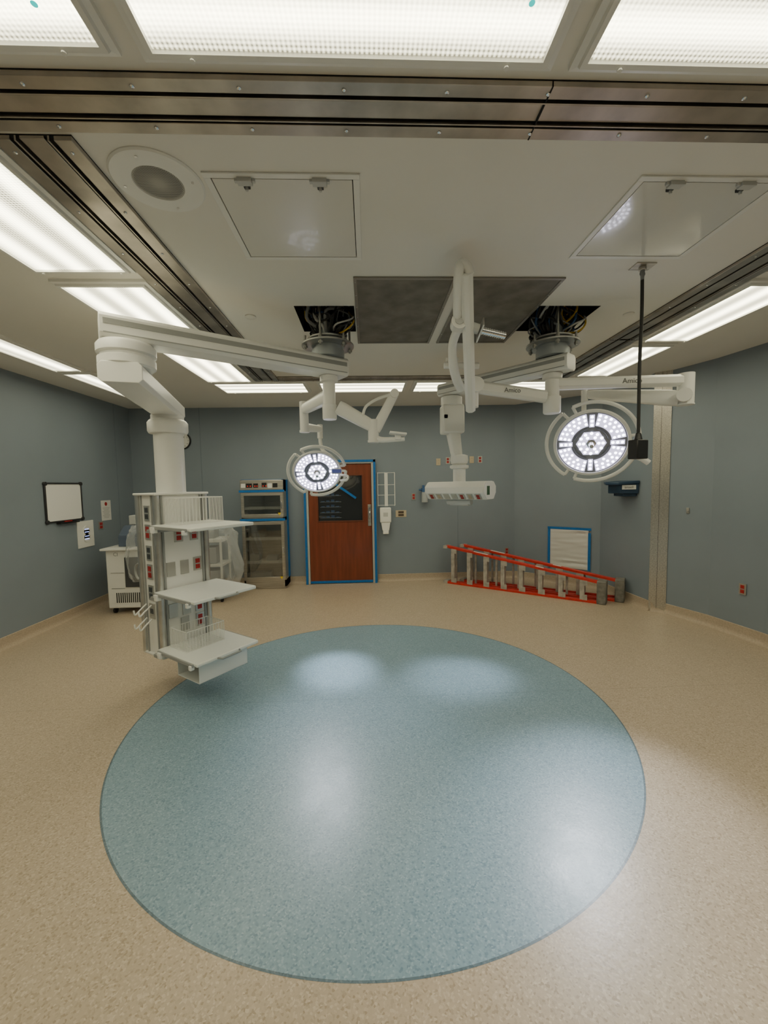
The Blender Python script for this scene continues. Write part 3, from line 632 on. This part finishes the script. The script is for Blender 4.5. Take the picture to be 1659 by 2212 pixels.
# storage racks seen through the window
mb=MB()
for i,z in enumerate((1.17,1.26,1.36,1.45,1.56)):
    mb.b(wx0+.03,wx0+.40,7.133,7.1347,z,z+.006,0)
    for k in range(4): mb.b(wx0+.05+k*.085,wx0+.11+k*.085,7.133,7.1347,z+.006,z+.022+.012*((k*7+i*3)%3),1)
mb.obj('storage_racks',leaf,[M('rack_steel',(.16,.18,.21),.4),M('rack_blue',(.03,.06,.13),.4)])
mb=MB(); mb.b(-.012,.045,7.10,7.112,1.02,1.40); hpl=mb.obj('push_plate',leaf,STEEL,bevel=.003)
mb=MB(); mb.tube([(.02,7.10,1.28),(.02,7.05,1.27),(.02,7.05,1.16),(.02,7.10,1.15)],.012,10,smooth=4); mb.cyl((.02,7.10,1.33),(.02,7.085,1.33),.018); mb.obj('pull_handle',leaf,CHROME)
mb=MB(); t=.045
mb.b(-1.125,-1.085,7.066,7.081,0,2.185); mb.b(-1.125,.135,7.066,7.081,2.145,2.185); mb.b(.095,.135,7.066,7.081,0,2.185); mb.b(-1.08,.09,7.095,7.11,.01,.05)
mb.box((-.42,7.097,1.66),(.50,.003,.04),L=Matrix.Rotation(.62,4,'Y')); mb.obj('blue_tape',D,BLUET)
# ------------------------------------------------------------------ stainless warming cabinet
W=T('warming_cabinet','stainless steel two-door warming cabinet with blue tape','medical cabinet',(-1.79,6.95,0))
x0,x1,y0=-2.13,-1.42,6.80
mb=MB(); tt=.03
mb.b(x0,x0+tt,y0+.03,YB,.04,1.86); mb.b(x1-tt,x1,y0+.03,YB,.04,1.86); mb.b(x0,x1,YB-.02,YB,.04,1.86); mb.b(x0,x1,y0+.03,YB,1.66,1.86); mb.b(x0,x1,y0+.03,YB,1.17,1.23); mb.b(x0,x1,y0+.03,YB,.04,.16); mb.b(x0+.02,x1-.02,y0+.06,YB,0,.05); mb.obj('cabinet_body',W,STEEL,bevel=.002)
mb=MB(); mb.b(x0,x1,y0,y0+.03,1.69,1.85); cp=mb.obj('control_panel',W,STEEL,bevel=.004)
mb=MB(); mb.b(x0+.10,x0+.20,y0-.004,y0,1.73,1.80); mb.b(x0+.22,x0+.30,y0-.004,y0,1.73,1.80); mb.b(x0+.36,x0+.44,y0-.004,y0,1.735,1.81); mb.b(x0+.54,x0+.62,y0-.004,y0,1.73,1.80); mb.obj('display',cp,BLACK)
mb=MB(); 
for xx in (.12,.165,.24,.275,.375,.42): mb.b(x0+xx,x0+xx+.018,y0-.007,y0-.003,1.745,1.765)
mb.obj('indicator',cp,M('red_led',(.4,.02,.02),.4,emit=(1,.05,.02),es=.3))
mb=MB(); mb.b(x0+.02,x0+.09,y0-.004,y0,1.73,1.80); mb.b(x0+.46,x0+.53,y0-.003,y0,1.72,1.80); mb.obj('label_plate',cp,PAPER)
def glassmat():
    m=bpy.data.materials.new('clear_cabinet_glass'); m.use_nodes=True; nt=m.node_tree
    g=nt.nodes.new('ShaderNodeBsdfGlossy'); g.inputs['Roughness'].default_value=.03
    t=nt.nodes.new('ShaderNodeBsdfTransparent'); t.inputs[0].default_value=(.72,.73,.72,1); mx=nt.nodes.new('ShaderNodeMixShader'); mx.inputs[0].default_value=.2
    nt.links.new(t.outputs[0],mx.inputs[1]); nt.links.new(g.outputs[0],mx.inputs[2]); nt.links.new(mx.outputs[0],nt.nodes['Material Output'].inputs[0]); return m
CG=glassmat()
def cdoor(za,zb):
    mb=MB(); f=.055
    mb.b(x0+.005,x1-.005,y0,y0+.028,za,za+f); mb.b(x0+.005,x1-.005,y0,y0+.028,zb-f,zb); mb.b(x0+.005,x0+f,y0,y0+.028,za+f,zb-f); mb.b(x1-f,x1-.005,y0,y0+.028,za+f,zb-f)
    d=mb.obj('glass_door',W,STEEL,bevel=.003)
    MB().b(x0+f,x1-f,y0+.010,y0+.016,za+f,zb-f).obj('window_pane',d,CG)
    mb=MB(); mb.b(x1-.045,x1-.02,y0-.03,y0-.0,(za+zb)/2-.06,(za+zb)/2+.06); mb.obj('door_handle',d,CHROME,bevel=.004)
    return d
cdoor(1.23,1.65); dl=cdoor(.16,1.16)
for z in (.46,.86,1.38):
    mb=MB(); mb.b(x0+.03,x1-.03,y0+.05,YB-.02,z,z+.012); mb.b(x0+.03,x1-.03,y0+.035,y0+.05,z-.018,z+.03); mb.obj('wire_shelf',W,M('shelf_bright',(.9,.89,.85),.4))
for i,(a,z,w,h) in enumerate(((.08,.472,.16,.12),(.36,.472,.2,.09),(.12,.872,.24,.10),(.1,.16,.34,.12))):
    mb=MB(); mb.b(x0+a,x0+a+w,y0+.10,y0+.28,z,z+h); mb.obj('stored_linen',W,[M('linen_grey',(.35,.36,.36),.8),M('linen_blue',(.22,.28,.33),.8)][i%2],bevel=.015)
mb=MB(); mb.b(x0-.02,x1+.02,y0-.008,y0-.001,1.652,1.69); mb.b(x0-.02,x1+.02,y0-.008,y0-.001,1.17,1.21); mb.b(x1+.0,x1+.006,y0+.24,YB-.01,.16,1.86); mb.b(x0,x1,y0+.06,y0+.10,1.861,1.866); mb.obj('blue_tape',W,BLUET)
mb=MB()
for z in (1.255,.17): mb.prism([(x1-.10,y0-.003,z+.05),(x1-.045,y0-.003,z+.05),(x1-.072,y0-.003,z+.0)],(0,.002,0))
mb.obj('warning_triangle',W,M('yellow_sticker',(.75,.55,.02),.5))
# ------------------------------------------------------------------ back wall items
def wallout(x,z,kind,lb,n=(0,-1,0),y=YB,w=.075,h=.12):
    e=T('wall_outlet',lb,'wall outlet',(x,y,z-h/2),group='wall outlets')
    plate(e,frame((x,y,z),n),w,h,[{'r':STP,'i':IVORY,'b':IVORY}[kind],{'r':RED,'i':IVORY,'b':M('dark_socket',(.1,.07,.05),.5)}[kind],BLACK],2,'cover_plate')
wallout(1.26,2.13,'i','beige switch plate on grey-blue wall'); wallout(1.43,2.15,'r','red outlet in steel plate on grey-blue wall')
wallout(1.52,2.15,'i','beige switch plate on grey-blue wall'); wallout(1.86,2.16,'i','beige switch plate on grey-blue wall'); wallout(2.01,2.16,'r','red outlet in steel plate on grey-blue wall')
wallout(.81,1.52,'r','red outlet in steel plate on grey-blue wall'); wallout(2.50,.50,'r','red outlet low on wall behind ladders')
wallout(.58,1.22,'b','beige triple outlet plate on grey-blue wall',w=.19)
e=T('glove_box_rack','white wire glove box rack mounted beside the door','wire rack',(.31,YB,1.36))
mb=MB()
for x in (.17,.30,.47): mb.tube([(x,YB-.01,1.36),(x,YB-.01,1.96)],.005,6)
for x in (.17,.30,.47): mb.tube([(x,YB-.11,1.38),(x,YB-.11,1.95)],.004,6)
for z in (1.38,1.56,1.74,1.95): mb.tube([(.17,YB-.01,z),(.17,YB-.11,z),(.47,YB-.11,z),(.47,YB-.01,z)],.004,6)
mb.obj('wire_frame',e,WHITE2)
MB().b(.29,.35,YB-.012,YB-.001,1.36,1.95).obj('back_plate',e,WHITE2,bevel=.002)
e=T('soap_dispenser','white wall-mounted hand sanitizer dispenser below wire rack','dispenser',(.30,YB,.86))
mb=MB(); mb.b(.20,.40,YB-.11,YB,1.07,1.34); mb.obj('dispenser_cover',e,WHITE2,bevel=.02)
MB().b(.26,.34,YB-.112,YB-.11,1.18,1.25).obj('window',e,LGREY)
mb=MB(); mb.prism([(.24,YB-.10,.93),(.36,YB-.10,.93),(.38,YB-.10,1.07),(.22,YB-.10,1.07)],(0,.09,0)); mb.b(.25,.35,YB-.12,YB-.02,.87,.93); mb.obj('drip_tray',e,WHITE2,bevel=.008)
e=T('suction_canister','clear suction canister with blue regulator on wall','suction canister',(1.0,YB,1.42))
mb=MB(); mb.cyl((1.0,YB-.07,1.42),(1.0,YB-.07,1.60),.055); mb.obj('canister',e,M('frosted_plastic',(.45,.48,.5),.3))
mb=MB(); mb.b(.95,1.05,YB-.12,YB,1.60,1.67); mb.cyl((.98,YB-.06,1.67),(.98,YB-.06,1.72),.02); mb.cyl((.95,YB-.06,1.64),(.90,YB-.06,1.64),.015); mb.obj('regulator',e,WIREB,bevel=.004)
MB().b(1.07,1.13,YB-.02,YB,1.50,1.62).obj('mount_plate',e,IVORY)
e=T('wall_clock','round wall clock with white face and black rim','clock',(-3.20,YB,2.42))
fr=frame((-3.20,YB,2.56),(0,-1,0))
MB(fr).lathe((0,0,0),(0,0,1),[(.15,0),(.15,.035),(.138,.04),(.132,.028)],40).obj('rim',e,BLACK)
MB(fr).lathe((0,0,0),(0,0,1),[(.135,.024),(0,.024)],40).obj('dial',e,WHITE2)
mb=MB(fr)
mb.box((.02,.03,.028),(.008,.09,.002),L=Matrix.Rotation(-.6,4,'Z')); mb.box((-.03,-.02,.030),(.006,.11,.002),L=Matrix.Rotation(-1.0,4,'Z')); mb.obj('hands',e,BLACK)
for k in range(1,13):
    a=math.pi/2-k*math.pi/6; text(str(k),e,'numeral',fr@Matrix.Translation((.108*math.cos(a),.108*math.sin(a),.026)),.032,BLACK)
a=V((2.64,YB,0)); b=V((3.70,6.27,0)); dd=(b-a).normalized(); nn=V((dd.y,-dd.x,0)); mid=a+dd*.93
e=T('taped_wall_cover','white plastic sheet taped to wall with blue tape','wall cover',(mid.x,mid.y,.28))
fr=frame(mid+nn*.003+V((0,0,.62)),nn)
mb=MB(fr); nx,ny=16,30; vs=[];fs=[]
for j in range(ny+1):
    for i in range(nx+1):
        x=-.30+.6*i/nx; y=-.33+.66*j/ny; vs.append((x,y,.012+.018*noise.noise(V((x*2.5,y*22,1)))*(1 if 0<i<nx and 0<j<ny else 0)))
fs=[(j*(nx+1)+i,j*(nx+1)+i+1,(j+1)*(nx+1)+i+1,(j+1)*(nx+1)+i) for j in range(ny) for i in range(nx)]
mb.add(vs,fs); mb.obj('plastic_sheet',e,M('sheet_white',(.70,.70,.68),.4))
mb=MB(fr); mb.box((0,.34,.018),(.68,.04,.003)); mb.box((-.315,.0,.018),(.04,.68,.003)); mb.box((.315,-.03,.018),(.04,.62,.003)); mb.obj('blue_tape_border',e,BLUET)
e=T('utility_holder','dark navy plastic holder with white label on wall','wall holder',(3.6,5.62,1.5))
wx=3.72
mb=MB(); mb.prism([(wx,5.38,1.74),(wx,5.86,1.74),(3.46,5.80,1.73),(3.38,5.62,1.72),(3.46,5.44,1.72)],(0,0,-.04)); mb.prism([(wx,5.40,1.70),(wx,5.84,1.70),(3.50,5.76,1.70),(3.50,5.48,1.70)],(0,0,-.14)); mb.prism([(wx,5.44,1.57),(wx,5.8,1.57),(3.56,5.72,1.57),(3.56,5.5,1.57)],(0,0,-.05)); mb.obj('holder_body',e,NAVY,bevel=.01)
fr=frame((3.60,5.434,1.65),(-.34,-.94,0))
mb=MB(fr); mb.box((0,0,.004),(.17,.06,.004)); mb.obj('label_card',e,PAPER); text('ansell',e,'label_text',fr@Matrix.Translation((0,0,.007)),.05,BLACK)
pa=V((3.86,5.04,0)); pb=V((4.02,4.55,0)); d=(pb-pa).normalized(); nn=V((d.y,-d.x,0)); m_=pa+d*.25
o=MB(frame(m_+V((0,0,1.36)),nn)); o.box((0,0,.006),(.035,.07,.012)); o.box((0,-.01,.014),(.02,.02,.012)); o=o.obj('wall_hook',None,STP,bevel=.002); solo(o,'small metal wall bracket on grey-blue wall','wall hook')
wallout(4.065,.54,'r','red outlet in steel plate near the floor',n=V((-.98,-.13,0)),y=4.17)
# ------------------------------------------------------------------ left wall
e=T('whiteboard','small framed whiteboard with rounded corners on wall','whiteboard',(XL,5.55,1.33))
fr=frame((XL,5.56,1.585),(1,0,0))
MB(fr).box((0,0,.008),(.62,.48,.012)).obj('board_surface',e,WB)
mb=MB(fr); 
for q in ((0,.25,.66,.022),(0,-.25,.66,.022)): mb.box((q[0],q[1],.011),(q[2],q[3],.022))
for s in (-1,1): mb.box((s*.32,0,.011),(.022,.50,.022)); 
for sx in (-1,1):
    for sy in (-1,1): mb.cyl((sx*.315,sy*.245,0),(sx*.315,sy*.245,.03),.026,n=16)
mb.obj('board_frame',e,M('frame_charcoal',(.03,.03,.035),.4),bevel=.004)
mb=MB(fr); mb.box((0.02,-.275,.03),(.35,.02,.05)); mb.obj('marker_tray',e,BLACK)
mb=MB(fr); mb.cyl((-.05,-.257,.035),(.08,-.257,.035),.008,n=10); mb.obj('marker_pen',e,RED)
e=T('light_control_panel','white wall panel with glowing blue control buttons','control panel',(XL,5.93,.93))
fr=frame((XL,5.93,1.11),(1,0,0)); MB(fr).box((0,0,.006),(.33,.38,.012)).obj('panel_plate',e,WHITE2,bevel=.003)
mb=MB(fr); mb.cyl((0,.055,.012),(0,.055,.022),.062,n=28); mb.cyl((0,-.055,.012),(0,-.055,.022),.062,n=28); mb.box((0,0,.017),(.12,.12,.010)); mb.obj('button_housing',e,WHITE,bevel=.003)
mb=MB(fr)
for y in (.07,.03,-.03,-.07):
    for x in (-.03,0,.03): mb.box((x,y,.023),(.02,.012,.002))
mb.obj('lit_button',e,LBLUE)
wallout(XL,1.20,'r','red outlet in wall plate beside control panel',n=(1,0,0),y=6.27,w=.11)
e=T('wall_notice','white printed notice with red emblem taped on wall','notice',(XL,6.43,1.26))
fr=frame((XL,6.42,1.42),(1,0,0)); MB(fr).box((0,0,.002),(.23,.31,.002)).obj('paper_sheet',e,PAPER)
mb=MB(fr); mb.cyl((0,.10,.003),(0,.10,.0036),.03,n=20); mb.obj('red_emblem',e,RED)
mb=MB(fr)
for i in range(9): mb.box((0,.04-i*.019,.0033),(.17-.03*(i%3),.005,.0006))
mb.obj('printed_lines',e,GREY)
# equipment carts with plastic
def bag(label,c,s,seed):
    mb=MB(); seg=48; rg=32; vs=[]
    for i in range(rg+1):
        th=math.pi*i/rg
        for j in range(seg):
            a=2*math.pi*j/seg; f=lambda q:math.copysign(abs(q)**.5,q)
            p=V((f(math.sin(th)*math.cos(a)),f(math.sin(th)*math.sin(a)),f(math.cos(th))))
            fold=.06*math.sin(a*9+3*noise.noise(p*1.5+V((seed,1,0))))*(1-p.z)*.5
            k=1+.20*noise.noise(p*1.8+V((seed,0,0)))+.10*noise.noise(p*6+V((0,seed,0)))+fold
            vs.append((c[0]+p.x*s[0]*k*(1.0-.22*p.z),c[1]+p.y*s[1]*k,c[2]+p.z*s[2]*(k if p.z>0 else 1)))
    fs=[(i*seg+j,(i+1)*seg+j,(i+1)*seg+(j+1)%seg,i*seg+(j+1)%seg) for i in range(rg-4) for j in range(seg)]
    mb.add(vs,fs); o=mb.obj('plastic_cover',None,PLASTIC); solo(o,label,'plastic cover',group='clear plastic equipment covers')
e=T('equipment_cart','white wheeled equipment cabinet with vents and monitor','medical cart',(-3.38,5.95,0))
mb=MB(); mb.b(-3.66,-3.12,5.68,6.22,.08,.90); cb=mb.obj('cabinet_body',e,WHITE2,bevel=.015)
mb=MB(); mb.b(-3.70,-3.08,5.62,6.26,.90,.93); mb.obj('worktop',e,WHITE,bevel=.008)
mb=MB()
for i in range(14): mb.b(-3.54+i*.028,-3.53+i*.028,5.672,5.682,.16,.30)
mb.obj('vent_slots',cb,BLACK)
for z in (.36,.58): MB().b(-3.60,-3.42,5.674,5.681,z,z+.003).obj('panel_seam',cb,BLACK)
mb=MB(); mb.b(-3.40,-3.16,5.66,5.68,.38,.80); mb.obj('front_panel',cb,M('panel_dark_grey',(.07,.075,.08),.4),bevel=.005)
text('CI',e,'cart_lettering',frame((-3.52,5.678,.84),(0,-1,0)),.07,GREY)
mb=MB()
for x in (-3.6,-3.18):
    for y in (5.74,6.16): mb.cyl((x-.015,y,.04),(x+.015,y,.04),.04,n=20); mb.b(x-.02,x+.02,y-.02,y+.02,.04,.09)
mb.obj('caster',e,BLACKR)
mb=MB(); mb.b(-3.55,-3.18,5.80,6.10,.93,1.08); mb.prism([(-3.55,5.80,1.08),(-3.18,5.80,1.08),(-3.18,5.95,1.22),(-3.55,5.95,1.22)],(0,.05,0)); mn=mb.obj('monitor_unit',e,M('monitor_slate',(.10,.13,.19),.35),bevel=.01)
mb=MB(); mb.b(-3.50,-3.30,6.0,6.15,1.22,1.36); mb.obj('top_module',e,LGREY,bevel=.01)
mb=MB(); mb.b(-3.28,-3.14,6.02,6.15,.93,1.30); mb.obj('top_module',e,LGREY,bevel=.01)
bag('clear plastic bag draped over the equipment cabinet',(-3.15,5.80,.84),(.20,.26,.40),3)
e=T('equipment_cart','grey wheeled cart under clear plastic beside cabinet','medical cart',(-2.45,6.3,0))
mb=MB(); mb.b(-2.66,-2.22,6.1,6.5,.10,.16); mb.b(-2.66,-2.22,6.1,6.5,.55,.59); mb.b(-2.66,-2.22,6.1,6.5,.92,.97)
for x in (-2.64,-2.24):
    for y in (6.12,6.48): mb.b(x-.015,x+.015,y-.015,y+.015,.08,.97)
mb.obj('cart_frame',e,LGREY,bevel=.004)
mb=MB(); mb.b(-2.58,-2.30,6.15,6.42,.16,.48); mb.b(-2.56,-2.32,6.15,6.4,.59,.84); mb.b(-2.55,-2.36,6.2,6.4,.97,1.15); mb.obj('stored_units',e,M('unit_grey',(.28,.29,.30),.4),bevel=.01)
mb=MB()
for x in (-2.62,-2.26):
    for y in (6.14,6.46): mb.cyl((x-.012,y,.04),(x+.012,y,.04),.04,n=18)
mb.obj('caster',e,BLACKR)
bag('clear plastic sheet draped over the wheeled cart',(-2.38,6.22,.70),(.34,.30,.52),9)
# ------------------------------------------------------------------ ladders
def ladder(O,label):
    O=V(O); d=V((.80,-.60,0)).normalized(); n=V((.60,.80,0)).normalized()
    e=T('step_ladder',label,'ladder',O+d*1.2,group='folded red stepladders')
    R=Matrix(((d.x,n.x,0,O.x),(d.y,n.y,0,O.y),(d.z,n.z,1,0),(0,0,0,1)))
    Lg=2.40
    def railp(mb,za,zb,w0,w1,th=.034,mi=0):
        vs=[]
        for s,z in ((0,za),(Lg,zb)):
            for w,dz in ((w0,0),(w1,0),(w1,th),(w0,th)): vs.append((s,w,z+dz))
        mb.add(vs,[(0,1,2,3),(7,6,5,4),(0,4,5,1),(1,5,6,2),(2,6,7,3),(3,7,4,0)],mi)
    up=lambda s:.635+(.285-.635)*s/Lg
    mb=MB(R); railp(mb,0.0,0.0,0,.085); mb.obj('front_rails',e,REDF,bevel=.003)
    mb=MB(R); railp(mb,.635,.285,0,.085); mb.obj('front_rails',e,REDF,bevel=.003)
    for i in range(8):
        s=.13+i*.29; mb=MB(R); h=up(s); mb.b(s,s+.03,.004,.081,.028,h); mb.b(s-.03,s+.0,.002,.012,.028,h); mb.b(s,s+.07,.0,.004,.03,.11,0); mb.b(s,s+.07,.0,.004,h-.08,h,0); mb.obj('step',e,TILE,bevel=.002)
    mb=MB(R); railp(mb,0.0,.03,.115,.16,.025); mb.obj('rear_rails',e,REDF,bevel=.003)
    mb=MB(R); railp(mb,.60,.26,.115,.16,.025); mb.obj('rear_rails',e,REDF,bevel=.003)
    for i in range(6):
        s=.12+i*.36; h=up(s)-.03; mb=MB(R); mb.b(s,s+.03,.125,.15,.02,h); mb.obj('rear_brace',e,TILE)
    mb=MB(R); mb.b(Lg-.05,Lg+.07,-.015,.175,0,.33); mb.obj('top_cap',e,M('cap_grey',(.20,.19,.17),.6,var=(15,.3)),bevel=.012)
    for z in (.0,.615): 
        mb=MB(R); mb.b(-.05,.03,-.004,.09,z,z+.05); mb.obj('foot',e,TILE,bevel=.004)
        mb=MB(R); mb.b(-.04,.02,.112,.163,z,z+.045); mb.obj('foot',e,TILE,bevel=.004)
    for (s0,s1) in ((.50,.74),(1.5,1.62)):
        vs=[(s,w,up(s)+.0345+dz) for dz in (0,.0015) for s,w in ((s0,.02),(s1,.02),(s1,.065),(s0,.065))]
        mb=MB(R); mb.add(vs,[(3,2,1,0),(4,5,6,7),(0,1,5,4),(1,2,6,5),(2,3,7,6),(3,0,4,7)]); mb.obj('warning_label',e,[PAPER])
    return e
ladder((1.33,6.91,0),'folded red fiberglass stepladder lying on its side on floor')
ladder((1.64,6.985,0),'second red fiberglass stepladder lying behind the first')
# ------------------------------------------------------------------ world + camera
w=bpy.data.worlds.new('World'); bpy.context.scene.world=w; w.use_nodes=True
w.node_tree.nodes['Background'].inputs[0].default_value=(.5,.5,.5,1); w.node_tree.nodes['Background'].inputs[1].default_value=.05
Fp=870.0; psi=math.radians(2.2); p=math.atan(60/870.0); roll=math.radians(1.0)
fwd=V((math.sin(psi)*math.cos(p), math.cos(psi)*math.cos(p), -math.sin(p))); right=V((math.cos(psi),-math.sin(psi),0)); up=right.cross(fwd)
r2=right*math.cos(roll)-up*math.sin(roll); u2=up*math.cos(roll)+right*math.sin(roll)
cam=bpy.data.cameras.new('Camera'); co=bpy.data.objects.new('Camera',cam); co.matrix_world=Matrix(((r2.x,u2.x,-fwd.x,0),(r2.y,u2.y,-fwd.y,0),(r2.z,u2.z,-fwd.z,1.75),(0,0,0,1)))
COL.objects.link(co); bpy.context.scene.camera=co
cam.sensor_fit='VERTICAL'; cam.sensor_height=36; cam.lens=Fp/2212*36; cam.clip_start=.05
